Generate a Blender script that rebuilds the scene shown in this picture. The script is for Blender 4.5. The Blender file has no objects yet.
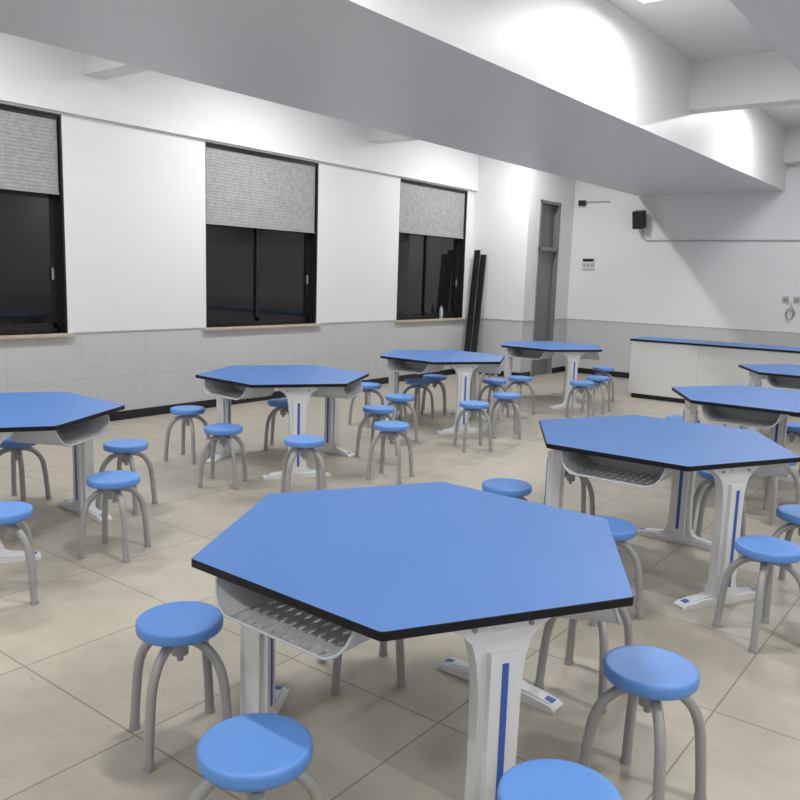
import bpy, math, random
from mathutils import Vector, Matrix
random.seed(4)
sc=bpy.context.scene
sc.view_settings.view_transform='Standard'
sc.view_settings.look='None'
sc.view_settings.exposure=0.0
COL=bpy.context.collection

# ------------------------------------------------------------ materials
def newmat(name):
    m=bpy.data.materials.new(name); m.use_nodes=True
    return m,m.node_tree.nodes,m.node_tree.links,m.node_tree.nodes['Principled BSDF']
def pmat(name,col,rough=.5,metal=0,spec=.5,bump=0,bscale=60,var=0.0,vscale=8):
    m,n,l,b=newmat(name)
    b.inputs['Base Color'].default_value=(*col,1); b.inputs['Roughness'].default_value=rough
    b.inputs['Metallic'].default_value=metal; b.inputs['Specular IOR Level'].default_value=spec
    tc=n.new('ShaderNodeTexCoord')
    if var>0:
        nz=n.new('ShaderNodeTexNoise'); nz.inputs['Scale'].default_value=vscale; nz.inputs['Detail'].default_value=4
        l.new(tc.outputs['Object'],nz.inputs['Vector'])
        mx=n.new('ShaderNodeMixRGB'); mx.inputs['Color1'].default_value=(*[c*(1-var) for c in col],1)
        mx.inputs['Color2'].default_value=(*[min(1,c*(1+var)) for c in col],1)
        l.new(nz.outputs['Fac'],mx.inputs['Fac']); l.new(mx.outputs['Color'],b.inputs['Base Color'])
    if bump>0:
        nz=n.new('ShaderNodeTexNoise'); nz.inputs['Scale'].default_value=bscale; nz.inputs['Detail'].default_value=3
        l.new(tc.outputs['Object'],nz.inputs['Vector'])
        bp=n.new('ShaderNodeBump'); bp.inputs['Strength'].default_value=bump; bp.inputs['Distance'].default_value=.002
        l.new(nz.outputs['Fac'],bp.inputs['Height']); l.new(bp.outputs['Normal'],b.inputs['Normal'])
    return m
M_blue=pmat('blue_laminate',(.092,.212,.52),.45,spec=.3,var=.05,vscale=3)
M_bluep=pmat('blue_plastic',(.12,.29,.70),.42,spec=.4,bump=.15,bscale=250)
M_stripe=pmat('blue_stripe',(.04,.115,.45),.4)
M_black=pmat('black_edge',(.006,.006,.008),.45,spec=.3)
M_white=pmat('white_metal_paint',(.74,.755,.77),.4)
M_basket=pmat('grey_white_plastic',(.55,.57,.59),.45)
M_under=pmat('underside_board',(.42,.43,.44),.6)
M_grey=pmat('grey_metal_paint',(.36,.36,.365),.4,metal=.1)
M_frame=pmat('dark_aluminium',(.026,.023,.023),.35,metal=.3)
M_glass=pmat('night_glass',(.010,.010,.012),.04,spec=.55)
M_sill=pmat('beige_stone_sill',(.52,.46,.37),.4,var=.1,vscale=20)
M_base=pmat('black_skirting_tile',(.012,.012,.013),.3)
M_ceil=pmat('white_ceiling_paint',(.74,.745,.75),.75,bump=.1,bscale=30)
M_beam=pmat('white_beam_paint',(.74,.75,.755),.45,bump=.1,bscale=30)
M_door=pmat('grey_door_paint',(.20,.205,.21),.45)
M_trans=pmat('dull_transom_glass',(.13,.14,.15),.15)
M_blk=pmat('black_plastic',(.01,.01,.011),.45)
M_wp=pmat('white_plastic',(.72,.72,.70),.4)
M_desk=pmat('white_cabinet_panel',(.72,.725,.73),.45)
M_cable=pmat('grey_conduit',(.45,.45,.44),.5)
M_bottle=pmat('clear_plastic_bottle',(.45,.5,.52),.1)

def wall_mat():
    m,n,l,b=newmat('wall_paint_over_marble_tile')
    g=n.new('ShaderNodeNewGeometry'); s=n.new('ShaderNodeSeparateXYZ'); l.new(g.outputs['Position'],s.inputs[0])
    ad=n.new('ShaderNodeMath'); ad.operation='ADD'; l.new(s.outputs['X'],ad.inputs[0]); l.new(s.outputs['Y'],ad.inputs[1])
    cb=n.new('ShaderNodeCombineXYZ'); l.new(ad.outputs[0],cb.inputs['X']); l.new(s.outputs['Z'],cb.inputs['Y'])
    br=n.new('ShaderNodeTexBrick'); br.offset=0; br.inputs['Scale'].default_value=1
    br.inputs['Brick Width'].default_value=.8; br.inputs['Row Height'].default_value=.5
    br.inputs['Mortar Size'].default_value=.003; br.inputs['Mortar Smooth'].default_value=0
    l.new(cb.outputs[0],br.inputs['Vector'])
    nz=n.new('ShaderNodeTexNoise'); nz.inputs['Scale'].default_value=1.5; nz.inputs['Detail'].default_value=5; nz.inputs['Distortion'].default_value=1.2
    l.new(g.outputs['Position'],nz.inputs['Vector'])
    sb=n.new('ShaderNodeMath'); sb.operation='SUBTRACT'; sb.inputs[1].default_value=.5; l.new(nz.outputs['Fac'],sb.inputs[0])
    ab=n.new('ShaderNodeMath'); ab.operation='ABSOLUTE'; l.new(sb.outputs[0],ab.inputs[0])
    cr=n.new('ShaderNodeValToRGB'); cr.color_ramp.elements[0].position=0; cr.color_ramp.elements[0].color=(.515,.52,.53,1)
    cr.color_ramp.elements[1].position=.010; cr.color_ramp.elements[1].color=(.57,.575,.59,1)
    l.new(ab.outputs[0],cr.inputs['Fac'])
    br.inputs['Mortar'].default_value=(.46,.46,.47,1)
    l.new(cr.outputs['Color'],br.inputs['Color1']); l.new(cr.outputs['Color'],br.inputs['Color2'])
    gt=n.new('ShaderNodeMath'); gt.operation='GREATER_THAN'; gt.inputs[1].default_value=1.0; l.new(s.outputs['Z'],gt.inputs[0])
    mx=n.new('ShaderNodeMixRGB'); l.new(gt.outputs[0],mx.inputs['Fac']); l.new(br.outputs['Color'],mx.inputs['Color1'])
    mx.inputs['Color2'].default_value=(.79,.795,.81,1); l.new(mx.outputs['Color'],b.inputs['Base Color'])
    mr=n.new('ShaderNodeMapRange'); mr.inputs['To Min'].default_value=.3; mr.inputs['To Max'].default_value=.7
    l.new(gt.outputs[0],mr.inputs['Value']); l.new(mr.outputs[0],b.inputs['Roughness'])
    return m
M_wall=wall_mat()
def floor_mat():
    m,n,l,b=newmat('beige_porcelain_floor_tile')
    g=n.new('ShaderNodeNewGeometry')
    br=n.new('ShaderNodeTexBrick'); br.offset=0; br.inputs['Scale'].default_value=1
    br.inputs['Brick Width'].default_value=.8; br.inputs['Row Height'].default_value=.8
    br.inputs['Mortar Size'].default_value=.0038; br.inputs['Mortar Smooth'].default_value=.1; br.inputs['Bias'].default_value=0
    l.new(g.outputs['Position'],br.inputs['Vector'])
    nz=n.new('ShaderNodeTexNoise'); nz.inputs['Scale'].default_value=5; nz.inputs['Detail'].default_value=8; nz.inputs['Roughness'].default_value=.7
    l.new(g.outputs['Position'],nz.inputs['Vector'])
    cr=n.new('ShaderNodeValToRGB'); cr.color_ramp.elements[0].position=.3; cr.color_ramp.elements[0].color=(.385,.354,.290,1)
    cr.color_ramp.elements[1].position=.7; cr.color_ramp.elements[1].color=(.475,.438,.366,1)
    l.new(nz.outputs['Fac'],cr.inputs['Fac'])
    mu=n.new('ShaderNodeMixRGB'); mu.blend_type='MULTIPLY'; mu.inputs['Fac'].default_value=1
    br.inputs['Color1'].default_value=(1,1,1,1); br.inputs['Color2'].default_value=(.94,.94,.94,1); br.inputs['Mortar'].default_value=(.52,.50,.47,1)
    l.new(cr.outputs['Color'],mu.inputs['Color1']); l.new(br.outputs['Color'],mu.inputs['Color2'])
    n2=n.new('ShaderNodeTexNoise'); n2.inputs['Scale'].default_value=16; n2.inputs['Detail'].default_value=3; n2.inputs['Distortion'].default_value=2
    l.new(g.outputs['Position'],n2.inputs['Vector'])
    c2=n.new('ShaderNodeValToRGB'); c2.color_ramp.elements[0].position=.71; c2.color_ramp.elements[0].color=(1,1,1,1); c2.color_ramp.elements[1].position=.78; c2.color_ramp.elements[1].color=(.72,.71,.70,1)
    l.new(n2.outputs['Fac'],c2.inputs['Fac'])
    m2=n.new('ShaderNodeMixRGB'); m2.blend_type='MULTIPLY'; m2.inputs['Fac'].default_value=1
    l.new(mu.outputs['Color'],m2.inputs['Color1']); l.new(c2.outputs['Color'],m2.inputs['Color2'])
    l.new(m2.outputs['Color'],b.inputs['Base Color'])
    b.inputs['Roughness'].default_value=.42; b.inputs['Specular IOR Level'].default_value=.45
    return m
M_floor=floor_mat()
def blind_mat():
    m,n,l,b=newmat('grey_crumpled_blind_fabric')
    g=n.new('ShaderNodeNewGeometry')
    nz=n.new('ShaderNodeTexNoise'); nz.inputs['Scale'].default_value=22; nz.inputs['Detail'].default_value=5; l.new(g.outputs['Position'],nz.inputs['Vector'])
    cr=n.new('ShaderNodeValToRGB'); cr.color_ramp.elements[0].color=(.32,.325,.325,1); cr.color_ramp.elements[1].color=(.40,.405,.405,1)
    cr.color_ramp.elements[0].position=.35; cr.color_ramp.elements[1].position=.65
    l.new(nz.outputs['Fac'],cr.inputs['Fac']); l.new(cr.outputs['Color'],b.inputs['Base Color'])
    bp=n.new('ShaderNodeBump'); bp.inputs['Strength'].default_value=.4; bp.inputs['Distance'].default_value=.008
    l.new(nz.outputs['Fac'],bp.inputs['Height']); l.new(bp.outputs['Normal'],b.inputs['Normal'])
    b.inputs['Roughness'].default_value=.9; b.inputs['Specular IOR Level'].default_value=.1
    return m
M_blind=blind_mat()
def emis(name,col,s):
    m,n,l,b=newmat(name); b.inputs['Base Color'].default_value=(.9,.9,.9,1)
    b.inputs['Emission Color'].default_value=(*col,1); b.inputs['Emission Strength'].default_value=s
    return m
M_tube=emis('fluorescent_tube_glow',(1,.99,.97),8)

# ------------------------------------------------------------ mesh builder
class MB:
    def __init__(s): s.v=[];s.f=[];s.m=[];s.sm=[];s.mats=[]
    def mi(s,mat):
        if mat not in s.mats: s.mats.append(mat)
        return s.mats.index(mat)
    def add(s,vs,fs,mat,M=None,smooth=False):
        o=len(s.v)
        for p in vs:
            p=Vector(p); s.v.append(tuple(M@p) if M else tuple(p))
        k=s.mi(mat)
        for f in fs: s.f.append([i+o for i in f]); s.m.append(k); s.sm.append(smooth)
    def box(s,c,d,mat,M=None):
        x,y,z=c;a,b,e=d[0]/2,d[1]/2,d[2]/2
        vs=[(x-a,y-b,z-e),(x+a,y-b,z-e),(x+a,y+b,z-e),(x-a,y+b,z-e),(x-a,y-b,z+e),(x+a,y-b,z+e),(x+a,y+b,z+e),(x-a,y+b,z+e)]
        s.add(vs,[(3,2,1,0),(4,5,6,7),(0,1,5,4),(1,2,6,5),(2,3,7,6),(3,0,4,7)],mat,M)
    def bb(s,x0,x1,y0,y1,z0,z1,mat,M=None):
        s.box(((x0+x1)/2,(y0+y1)/2,(z0+z1)/2),(abs(x1-x0),abs(y1-y0),abs(z1-z0)),mat,M)
    def lathe(s,prof,mat,n=32,M=None,smooth=True,caps=True):
        vs=[];fs=[]
        for r,z in prof:
            for i in range(n):
                a=2*math.pi*i/n; vs.append((r*math.cos(a),r*math.sin(a),z))
        for j in range(len(prof)-1):
            for i in range(n):
                k=(i+1)%n; fs.append((j*n+i,j*n+k,(j+1)*n+k,(j+1)*n+i))
        s.add(vs,fs,mat,M,smooth)
        if caps:
            o=len(prof)-1
            s.add(vs[:n],[tuple(range(n))[::-1]],mat,M); s.add(vs[o*n:],[tuple(range(n))],mat,M)
    def tube(s,path,r,mat,n=10,M=None,caps=True):
        P=[Vector(p) for p in path]; vs=[];fs=[]
        ref=None
        for i,p in enumerate(P):
            t=(P[min(i+1,len(P)-1)]-P[max(i-1,0)]).normalized()
            if ref is None: ref=t.orthogonal().normalized()
            ref=(ref-t*ref.dot(t)).normalized(); b=t.cross(ref)
            for k in range(n):
                a=2*math.pi*k/n; vs.append(p+(ref*math.cos(a)+b*math.sin(a))*r)
        for j in range(len(P)-1):
            for i in range(n):
                k=(i+1)%n; fs.append((j*n+i,j*n+k,(j+1)*n+k,(j+1)*n+i))
        s.add(vs,fs,mat,M,True)
        if caps:
            s.add(vs[:n],[tuple(range(n))[::-1]],mat,M); s.add(vs[-n:],[tuple(range(n))],mat,M)
    def extr(s,poly,y0,y1,mat,M=None):
        n=len(poly); vs=[(x,y0,z) for x,z in poly]+[(x,y1,z) for x,z in poly]
        fs=[tuple(range(n)),tuple(range(2*n-1,n-1,-1))]+[(i,i+n,(i+1)%n+n,(i+1)%n) for i in range(n)]
        s.add(vs,fs,mat,M)
    def mesh(s,name):
        me=bpy.data.meshes.new(name); me.from_pydata(s.v,[],s.f)
        for m in s.mats: me.materials.append(m)
        for i,p in enumerate(me.polygons): p.material_index=s.m[i]; p.use_smooth=s.sm[i]
        me.update()
        import bmesh
        b=bmesh.new(); b.from_mesh(me); bmesh.ops.recalc_face_normals(b,faces=b.faces); b.to_mesh(me); b.free()
        return me
    def obj(s,name,loc=(0,0,0),rz=0,bevel=0):
        return place(name,s.mesh(name),loc,rz,bevel)
def place(name,me,loc=(0,0,0),rz=0,bevel=0):
    o=bpy.data.objects.new(name,me); COL.objects.link(o); o.location=loc; o.rotation_euler[2]=rz
    if bevel:
        b=o.modifiers.new('bevel','BEVEL'); b.width=bevel; b.segments=2; b.limit_method='ANGLE'; b.angle_limit=math.radians(50)
    return o
def crom(pts,k=6):
    P=[Vector(p) for p in pts]; P=[P[0]*2-P[1]]+P+[P[-1]*2-P[-2]]; o=[]
    for i in range(1,len(P)-2):
        for j in range(k):
            t=j/k; a,b,c,d=P[i-1],P[i],P[i+1],P[i+2]
            o.append(.5*((2*b)+(c-a)*t+(2*a-5*b+4*c-d)*t*t+(3*b-a-3*c+d)*t**3))
    o.append(P[-2]); return o

# ------------------------------------------------------------ room
XL,XR,YB,YF,ZC=-7.9,3.2,-3.0,14.0,4.13
XD,YR=-6.8,12.3
T=.25
b=MB(); b.bb(XL-T,XR+T,YB-T,YF+T,-.2,0,M_floor); b.obj('floor')
b=MB(); b.bb(XL-T,XR+T,YB-T,YF+T,ZC,ZC+.2,M_ceil); b.obj('ceiling')
WIN=[(2.6,4.56),(6.37,8.32),(10.16,12.08)]; ZS,ZH=1.0,3.2
b=MB(); ys=YB
for y0,y1 in [(-1.2,.75)]+WIN:
    b.bb(XL-T,XL,ys,y0,0,ZC,M_wall); b.bb(XL-T,XL,y0,y1,0,ZS,M_wall); b.bb(XL-T,XL,y0,y1,ZH,ZC,M_wall); ys=y1
b.bb(XL-T,XL,ys,YF+T,0,ZC,M_wall)
b.obj('wall_left')
DY0,DY1,DH=12.70,13.45,3.08
b=MB(); b.bb(XL,XD,YR,YR+.2,0,ZC,M_wall); b.obj('wall_return')
b=MB(); b.bb(XD-.2,XD,YR+.2,DY0,0,ZC,M_wall); b.obj('wall_entry')
b=MB(); b.bb(XD-.2,XD,DY1,YF,0,ZC,M_wall); b.obj('wall_entry')
b=MB(); b.bb(XD-.2,XD,DY0,DY1,DH,ZC,M_wall); b.obj('wall_entry')
b=MB(); b.bb(XL,XR,YF,YF+T,0,ZC,M_wall); b.obj('wall_far')
b=MB(); b.bb(XR,XR+T,YB,YF+T,0,ZC,M_wall); b.obj('wall_right')
b=MB(); b.bb(XL,XR,YB-T,YB,0,ZC,M_wall); b.obj('wall_back')
b=MB(); b.bb(XL,XL+.06,YB,YR,ZH+.02,ZC,M_wall); b.obj('trim_1')
M_strip=pmat('grey_cap_strip',(.46,.46,.47),.4)
b=MB()
yy=YB
for y0,y1 in [(-1.2,.75)]+WIN:
    b.bb(XL,XL+.008,yy,y0-.06,.992,1.006,M_strip); yy=y1+.06
b.bb(XL,XL+.008,yy,YR,.992,1.006,M_strip)
b.bb(XL,XD,YR-.008,YR,.992,1.006,M_strip); b.bb(XD,XD+.008,YR,DY0,.992,1.006,M_strip); b.bb(XD,XD+.008,DY1,YF,.992,1.006,M_strip)
b.bb(XD,XR,YF-.008,YF,.992,1.006,M_strip); b.obj('trim_2')
def bs(name,*a):
    b=MB(); b.bb(*a,0,.10,M_base); b.obj(name)
bs('baseboard_left',XL,XL+.014,YB,YR); bs('baseboard_return',XL,XD,YR-.014,YR)
b=MB(); b.bb(XD,XD+.014,YR,DY0-.05,0,.10,M_base); b.bb(XD,XD+.014,DY1+.05,YF,0,.10,M_base); b.obj('baseboard_entry')
bs('baseboard_far',XD,XR,YF-.014,YF); bs('baseboard_right',XR-.014,XR,YB,YF); bs('baseboard_back',XL,XR,YB,YB+.014)
ZB=3.22; XB=-1.45; ZX=3.62
b=MB(); b.bb(-5.6,-3.2,YB,YF,ZB,ZC,M_beam); b.obj('ceiling_beam')
b=MB(); b.bb(XB,.9,YB,YF,ZB,ZC,M_beam); b.obj('ceiling_beam')
for yc in (.35,4.9,9.4):
    for x0,x1 in ((XL+.06,-5.6),(-3.2,XB),(.9,XR)):
        b=MB(); b.bb(x0,x1,yc-.12,yc+.12,ZX,ZC,M_beam); b.obj('ceiling_crossbeam')
for x0,x1 in ((-6.8,-5.6),(-3.2,XB)):
    b=MB(); b.bb(x0,x1,YF-.3,YF,ZX,ZC,M_beam); b.obj('ceiling_crossbeam')

# windows
def window(i,y0,y1,zb):
    b=MB(); x=XL-.14; fw=.05; zt=2.42
    b.bb(x-.04,x+.03,y0,y0+fw,ZS,ZH,M_frame); b.bb(x-.04,x+.03,y1-fw,y1,ZS,ZH,M_frame)
    b.bb(x-.04,x+.03,y0,y1,ZS,ZS+fw,M_frame); b.bb(x-.04,x+.03,y0,y1,ZH-fw,ZH,M_frame)
    b.bb(x-.03,x+.02,y0,y1,zt,zt+.05,M_frame)
    ym=(y0+y1)/2-.02
    for a,c,dx in ((y0+fw,ym+.03,-.012),(ym-.03,y1-fw,.012)):
        b.bb(x+dx-.01,x+dx+.01,a,a+.045,ZS+fw,zt,M_frame); b.bb(x+dx-.01,x+dx+.01,c-.045,c,ZS+fw,zt,M_frame)
        b.bb(x+dx-.01,x+dx+.01,a,c,ZS+fw,ZS+fw+.05,M_frame); b.bb(x+dx-.01,x+dx+.01,a,c,zt-.05,zt,M_frame)
        b.bb(x+dx-.003,x+dx+.003,a+.045,c-.045,ZS+fw+.05,zt-.05,M_glass)
    b.bb(x-.004,x+.004,y0+fw,y1-fw,zt+.05,ZH-fw,M_glass)
    b.bb(XL-.11,XL-.07,y1-.022,y1,ZS,ZH,M_frame); b.bb(XL-.11,XL-.07,y0,y0+.012,ZS,ZH,M_frame)
    b.bb(x+.03,x+.045,y1-.1,y1-.08,1.55,1.67,M_grey)
    b.obj('window_%d'%i)
    b=MB(); b.bb(XL-.06,XL-.004,y1-.02,y1,ZS,ZH,M_frame); b.bb(XL-.06,XL-.004,y0,y0+.012,ZS,ZH,M_frame); b.bb(XL-.06,XL-.004,y0+.012,y1-.02,ZH-.02,ZH,M_frame)
    b.obj('trim_%d'%(i+2))
    b=MB(); b.bb(XL-.12,XL+.05,y0-.05,y1+.05,ZS-.035,ZS,M_sill); b.obj('window_sill',bevel=.004)
    b=MB(); z1,z0=ZH-.05,zb; n=int((z1-z0)/.018); n+=n%2; xs=XL-.035; vs=[];fs=[]
    for k in range(n+1):
        z=z1-(z1-z0)*k/n; xx=xs+(.0022 if k%2 else -.0012)
        vs+=[(xx,y0+.03,z),(xx,y1-.035,z)]
    for k in range(n): fs.append((2*k,2*k+1,2*k+3,2*k+2))
    b.add(vs,fs,M_blind)
    b.bb(xs-.012,xs+.012,y0+.03,y1-.035,z0-.02,z0,M_grey); b.bb(xs-.015,xs+.015,y0+.03,y1-.035,z1,ZH-.02,M_frame)
    b.obj('pleated_blind')
window(4,-1.2,.75,2.3)
for i,((a,c),zb) in enumerate(zip(WIN,(2.43,2.27,2.40))): window(i+1,a,c,zb)

# door
b=MB(); fx=XD-.03
b.bb(fx-.10,fx+.045,DY0,DY0+.05,0,DH,M_door); b.bb(fx-.10,fx+.045,DY1-.05,DY1,0,DH,M_door)
b.bb(fx-.10,fx+.045,DY0,DY1,DH-.05,DH,M_door); b.bb(fx-.10,fx+.045,DY0,DY1,2.22,2.28,M_door)
b.bb(fx-.06,fx-.05,DY0+.05,DY1-.05,2.28,DH-.05,M_trans)
b.bb(fx-.07,fx-.03,DY0+.05,DY1-.05,.01,2.22,M_door)
b.bb(fx-.03,fx-.022,DY0+.15,DY1-.15,.25,1.0,M_door); b.bb(fx-.03,fx-.022,DY0+.15,DY1-.15,1.15,2.05,M_door)
b.bb(fx-.03,fx-.02,DY0+.09,DY0+.13,1.0,1.2,M_cable); b.tube([(fx-.02,DY0+.11,1.12),(fx+.02,DY0+.11,1.12),(fx+.02,DY0+.22,1.12)],.008,M_cable)
b.obj('door_1',bevel=.003)

# ------------------------------------------------------------ lights
def lamp(x,y,rz=0,LP=62,size=1.0):
    b=MB(); L=1.22
    b.box((0,0,-.025),(L,.14,.05),M_wp)
    for s in(-1,1): b.box((s*(L/2-.015),0,-.065),(.03,.12,.04),M_wp)
    for s in(-1,1): b.tube([(-L/2+.03,s*.035,-.07),(L/2-.03,s*.035,-.07)],.013,M_tube,8)
    o=b.obj('fluorescent_ceiling_light',(x,y,ZC),rz)
    ld=bpy.data.lights.new('tube_glow','AREA'); ld.shape='RECTANGLE'; ld.size=size; ld.size_y=.1; ld.energy=LP; ld.color=(1,.992,.975)
    lo=bpy.data.objects.new('tube_glow',ld); COL.objects.link(lo); lo.parent=o; lo.location=(0,0,-.10)
for y in (-1.2,2.7,6.9,11.2):
    lamp(-6.25,y,math.pi/2,66,1.15); lamp(-2.27,y,0,58,.85); lamp(2.1,y,0,62,1.15)

# ------------------------------------------------------------ hexagonal table
ZT=.80
def hexpoly(R,rc=.022,k=4):
    o=[]
    for i in range(6):
        a=math.pi/3*i; c=Vector((R*math.cos(a),R*math.sin(a)))
        cc=c*(1-(rc/math.cos(math.pi/6))/R)
        for j in range(k+1):
            t=a-math.pi/6+math.pi/3*j/k; o.append((cc.x+rc*math.cos(t),cc.y+rc*math.sin(t)))
    return o
def make_table():
    b=MB(); R=.785; z1,z0=ZT,ZT-.026
    P=hexpoly(R); n=len(P); q=.9965
    b.add([(x,y,z0) for x,y in P]+[(x,y,z1-.002) for x,y in P]+[(x*q,y*q,z1) for x,y in P],
        [(i,(i+1)%n,(i+1)%n+n,i+n) for i in range(n)]+[(i+n,(i+1)%n+n,(i+1)%n+2*n,i+2*n) for i in range(n)],M_black)
    b.add([(x*q,y*q,z1) for x,y in P],[tuple(range(n))],M_blue)
    b.add([(x,y,z0) for x,y in P],[tuple(range(n))[::-1]],M_under)
    b.lathe([(.13,z0-.03),(.13,z0)],M_white,24,smooth=False)
    for a in (90,210,330):
        M=Matrix.Rotation(math.radians(a-90),4,'Z')      # local +y = outward
        b.bb(-.03,.03,.05,.62,z0-.045,z0,M_white,M)
        b.bb(-.20,.20,.53,.65,z0-.008,z0,M_white,M)
        h=z0-.008; c=.066
        prof=[(.165,h),(.160,h-.025),(.125,h-.045),(.096,h-.075),(.080,h-.13),(c+.004,h-.22),(c,.30),(c+.004,.16),(.076,.10),(.094,.065),(.125,.05),
              (.20,.042),(.265,.030),(.285,.012),(.285,0.0)]
        poly=prof+[(-x,z) for x,z in prof[::-1]]
        b.extr(poly,.560,.615,M_white,M)
        b.bb(-.046,.046,.535,.640,.03,h-.10,M_white,M)
        b.bb(-.010,.010,.638,.643,.10,h-.13,M_stripe,M); b.bb(-.010,.010,.532,.537,.10,h-.13,M_stripe,M)
        f=[(.285,0),(.285,.012),(.265,.026),(.16,.040),(-.16,.040),(-.265,.026),(-.285,.012),(-.285,0)]
        b.extr(f,.545,.630,M_white,M)
        for s in(-1,1):
            Mi=M@Matrix.Translation((s*.205,.5875,.0365))@Matrix.Rotation(s*math.radians(6.5),4,'Y')
            b.box((0,0,0),(.12,.035,.006),M_stripe,Mi)
        for s in(-1,1):
            b.lathe([(.008,0),(.008,.006),(.004,.009)],M_grey,10,M@Matrix.Translation((s*.09,.615,h-.03))@Matrix.Rotation(-math.pi/2,4,'X'))
    for a in (30,150,270):
        M=Matrix.Rotation(math.radians(a-90),4,'Z')@Matrix.Translation((.03,0,0))
        y0,y1=.33,.665; zb=.650
        side=[(.290,z0),(.287,.735),(.275,.700),(.250,.670),(.220,.654),(.20,zb)]
        for s in(-1,1):
            vs=[];fs=[]
            for x,z in side:
                vs+=[(s*x,y0,z),(s*x,y1-(z-zb)*.35,z),(s*(x-.004),y1-(z-zb)*.35,z+.002),(s*(x-.004),y0,z+.002)]
            for k in range(len(side)-1):
                o=4*k
                for j in range(4): fs.append((o+j,o+(j+1)%4,o+4+(j+1)%4,o+4+j))
            b.add(vs,fs,M_basket,M,True)
            b.tube([(s*x,y1-(z-zb)*.35,z) for x,z in side],.005,M_basket,8,M)
        b.tube([(-.20,y1,zb),(.20,y1,zb)],.005,M_basket,8,M)
        bp=[(x,z) for x,z in side]+[(-x,z) for x,z in side[::-1]]
        b.extr(bp,y0-.003,y0,M_basket,M)
        nx,ny=10,5; dx=.40/nx; dy=(y1-y0)/ny
        for i in range(nx):
            for j in range(ny):
                cx=-.20+dx*(i+.5); cy=y0+dy*(j+.5)
                O=[(cx-dx/2,cy-dy/2),(cx,cy-dy/2),(cx+dx/2,cy-dy/2),(cx+dx/2,cy),(cx+dx/2,cy+dy/2),(cx,cy+dy/2),(cx-dx/2,cy+dy/2),(cx-dx/2,cy)]
                hx,hy=.008,.022
                I=[(cx-hx*.6,cy-hy*.6),(cx,cy-hy),(cx+hx*.6,cy-hy*.6),(cx+hx,cy),(cx+hx*.6,cy+hy*.6),(cx,cy+hy),(cx-hx*.6,cy+hy*.6),(cx-hx,cy)]
                vs=[(x,y,zb) for x,y in O]+[(x,y,zb) for x,y in I]+[(x,y,zb-.006) for x,y in I]
                fs=[(k,(k+1)%8,(k+1)%8+8,k+8) for k in range(8)]+[(k+8,(k+1)%8+8,(k+1)%8+16,k+16) for k in range(8)]
                b.add(vs,fs,M_basket,M)
    return b.mesh('hexagonal_table')
TM=make_table()
TABLES=[(-1.58,2.205,-1),(-1.64,4.69,1),(-1.61,7.10,0),(-1.78,9.85,0),(-5.04,2.39,-2),(-5.17,5.05,-4),(-5.28,7.72,-3),(-5.22,10.3,-3)]
for x,y,a in TABLES: place('hexagonal_table',TM,(x,y,0),math.radians(a),.002)

# ------------------------------------------------------------ stools
def make_stool():
    b=MB(); zs=.472; r=.152
    prof=[(.0005,zs-.036),(r*.84,zs-.040),(r*.955,zs-.044),(r*.985,zs-.039),(r,zs-.030),(r*.999,zs-.014),(r*.985,zs-.005),(r*.955,zs-.001),(r*.91,zs),(r*.80,zs-.002),(.0005,zs-.004)]
    b.lathe(prof,M_bluep,44,caps=False)
    b.lathe([(.075,zs-.048),(.075,zs-.034)],M_grey,20,smooth=False)
    b.lathe([(.012,.31),(.012,zs-.036)],M_grey,14)
    b.lathe([(.030,.335),(.030,.418)],M_grey,18)
    leg=crom([(.020,0,.393),(.060,0,.392),(.106,0,.374),(.148,0,.332),(.173,0,.272),(.185,0,.19),(.193,0,.10),(.199,0,.016)],5)
    for k in range(4):
        M=Matrix.Rotation(math.pi/2*k,4,'Z')
        b.tube(leg,.0178,M_grey,12,M)
        b.lathe([(.0195,0),(.0205,.008),(.0195,.022)],M_grey,12,M@Matrix.Translation((.199,0,0)))
    return b.mesh('round_stool')
SM=make_stool()
ST=[(-2.24,1.70),(-1.47,1.34),(-.75,1.67),(-.825,2.47),(-2.08,2.50),(-1.29,3.04),
(-2.36,4.18),(-1.57,3.83),(-.84,4.07),(-.83,4.84),(-2.35,5.05),(-1.48,5.50),
(-1.54,7.90),(-1.30,6.40),(-.75,6.75),(-.78,7.6),(-2.4,7.5),
(-.95,9.6),(-2.2,9.2),(-1.4,10.65),
(-4.16,2.66),(-4.92,3.25),(-5.58,2.80),(-3.98,1.90),(-5.05,1.42),(-5.95,2.1),
(-5.80,4.50),(-4.93,4.14),(-5.57,5.42),(-4.16,4.27),(-4.79,5.70),(-4.09,5.24),
(-5.81,7.02),(-5.02,6.56),(-5.66,7.74),(-4.24,6.77),(-4.34,7.58),(-5.62,8.30),(-5.08,8.45),
(-5.0,9.05),(-4.24,9.26),(-4.33,9.94),(-4.80,11.0),(-5.9,9.8)]
FIX=(5,)
for i in range(len(ST)):      # keep stool legs clear of the table feet
    if i in FIX: continue
    x,y=ST[i]
    for tx,ty,ta in TABLES:
        for a in (90,210,330):
            g=math.radians(a+ta); c=Vector((tx+.5875*math.cos(g),ty+.5875*math.sin(g))); d=Vector((-math.sin(g),math.cos(g)))
            p=Vector((x,y)); t=max(-.285,min(.285,(p-c).dot(d))); q=c+d*t; v=p-q
            if v.length<.25:
                v=v.normalized()*.25; x,y=q.x+v.x,q.y+v.y
    ST[i]=(x,y)
ROT={0:20,1:50,3:35,5:45}
for i,(x,y) in enumerate(ST):
    place('round_stool',SM,(x,y,0),math.radians(ROT[i]) if i in ROT else random.uniform(0,1.57))

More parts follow.
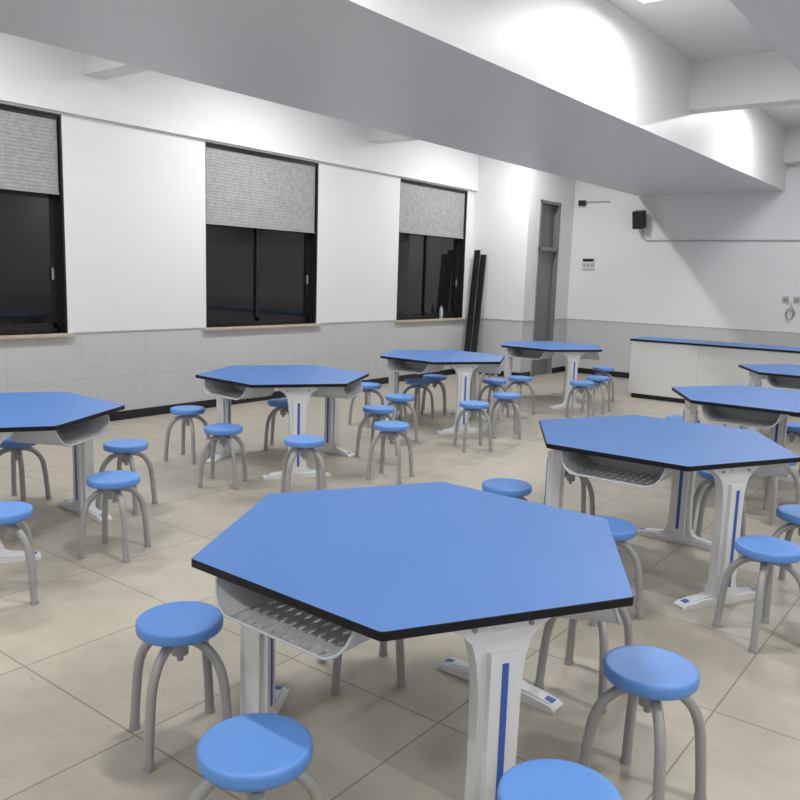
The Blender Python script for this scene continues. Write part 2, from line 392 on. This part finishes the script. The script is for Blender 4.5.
# ------------------------------------------------------------ teacher desk
b=MB(); x0,x1,y0,y1=-4.58,-.6,11.65,12.35
b.bb(x0+.03,x1-.03,y0+.05,y1-.05,0,.07,M_blk)
b.bb(x0,x1,y0,y1,.07,.855,M_desk)
b.bb(x0-.02,x1+.02,y0-.02,y1+.02,.855,.882,M_black); b.bb(x0-.018,x1+.018,y0-.018,y1+.018,.882,.885,M_blue)
for k in (1,2,3): b.bb(x0+k*.995-.002,x0+k*.995+.002,y0-.002,y0,.08,.85,M_under)
b.obj('laboratory_demonstration_bench',bevel=.002)

# ------------------------------------------------------------ wall things
b=MB(); Mx=Matrix.Translation((-5.47,YF-.17,2.80))@Matrix.Rotation(math.radians(12),4,'X')
b.box((0,0,0),(.18,.18,.30),M_blk,Mx); b.lathe([(.07,0),(.07,.004),(.02,-.0)],M_frame,20,Mx@Matrix.Translation((0,-.09,-.04))@Matrix.Rotation(math.pi/2,4,'X'))
b.bb(-5.50,-5.44,YF-.09,YF,2.77,2.83,M_blk); b.obj('wall_speaker',bevel=.006)
YC=YF-.02
b=MB(); b.tube([(-5.46,YC,2.66),(-5.44,YC,2.50),(-5.38,YC,2.455),(-5.3,YC,2.45),(XR-.03,YC,2.45)],.011,M_cable,8); b.obj('cable_conduit')
b=MB(); b.bb(-6.56,-6.31,YF-.03,YF,1.93,2.14,M_wp)
for k in range(3): b.bb(-6.54+k*.08,-6.48+k*.08,YF-.035,YF-.03,1.97,2.04,M_under)
b.bb(-6.54,-6.33,YF-.034,YF-.03,2.07,2.12,M_blk); b.obj('switch_panel',bevel=.003)
b=MB(); b.bb(-6.68,-6.56,YF-.09,YF,3.08,3.17,M_blk); b.tube([(-6.56,YF-.02,3.14),(-6.1,YF-.02,3.14)],.012,M_cable,8); b.obj('small_wall_box',bevel=.004)  # small black box on the far wall with a short pipe, no lamp
for x in (-3.02,-2.86):
    b=MB(); b.bb(x-.05,x+.05,YF-.012,YF,1.47,1.57,M_cable)
    b.bb(x-.022,x-.010,YF-.015,YF-.012,1.50,1.53,M_blk); b.bb(x+.010,x+.022,YF-.015,YF-.012,1.50,1.53,M_blk); b.obj('wall_socket',bevel=.002)
b=MB(); pts=[(-2.95,YF-.03,1.50)]
for k in range(40):
    a=k*.5; pts.append((-2.93+.07*math.cos(a)*(1-.01*k),YF-.03-.0005*k,1.30+.09*math.sin(a)))
b.tube(crom(pts,2),.005,M_grey,6); b.obj('coiled_cable')
b=MB()
for k,(xx,zt) in enumerate(((-7.74,2.18),(-7.61,2.10))):
    L=zt+.03; ang=math.atan2(.24-.02*k,zt)
    M=Matrix.Translation((xx,YR-.33+.02*k,0))@Matrix.Rotation(-ang,4,'X')
    b.bb(-.055,.055,0,.035,.0,L,M_frame,M); b.bb(-.05,-.04,-.006,0,.02,L-.02,M_blk,M); b.bb(.04,.05,-.006,0,.02,L-.02,M_blk,M)
b.obj('leaning_black_panels',bevel=.003)
b=MB(); b.lathe([(.03,0),(.033,.01),(.033,.14),(.030,.16),(.014,.19),(.013,.21)],M_bottle,20); b.lathe([(.015,.205),(.015,.225)],M_stripe,14)
b.obj('water_bottle',(XL-.03,11.45,ZS))

# ------------------------------------------------------------ world & camera
w=bpy.data.worlds.new('night'); sc.world=w; w.use_nodes=True
w.node_tree.nodes['Background'].inputs[0].default_value=(.01,.012,.02,1); w.node_tree.nodes['Background'].inputs[1].default_value=.3
th,p,r=math.radians(37.42),math.radians(8.77),math.radians(1.82)
F=Vector((-math.sin(th)*math.cos(p),math.cos(th)*math.cos(p),-math.sin(p)))
R0=Vector((math.cos(th),math.sin(th),0)); U0=R0.cross(F)
R=math.cos(r)*R0+math.sin(r)*U0; U=-math.sin(r)*R0+math.cos(r)*U0
cd=bpy.data.cameras.new('camera'); co=bpy.data.objects.new('camera',cd); COL.objects.link(co)
cd.sensor_width=36; cd.lens=36*803.3/800; cd.clip_start=.05
Mc=Matrix(((R.x,U.x,-F.x,0),(R.y,U.y,-F.y,0),(R.z,U.z,-F.z,1.7),(0,0,0,1))); co.matrix_world=Mc
sc.camera=co
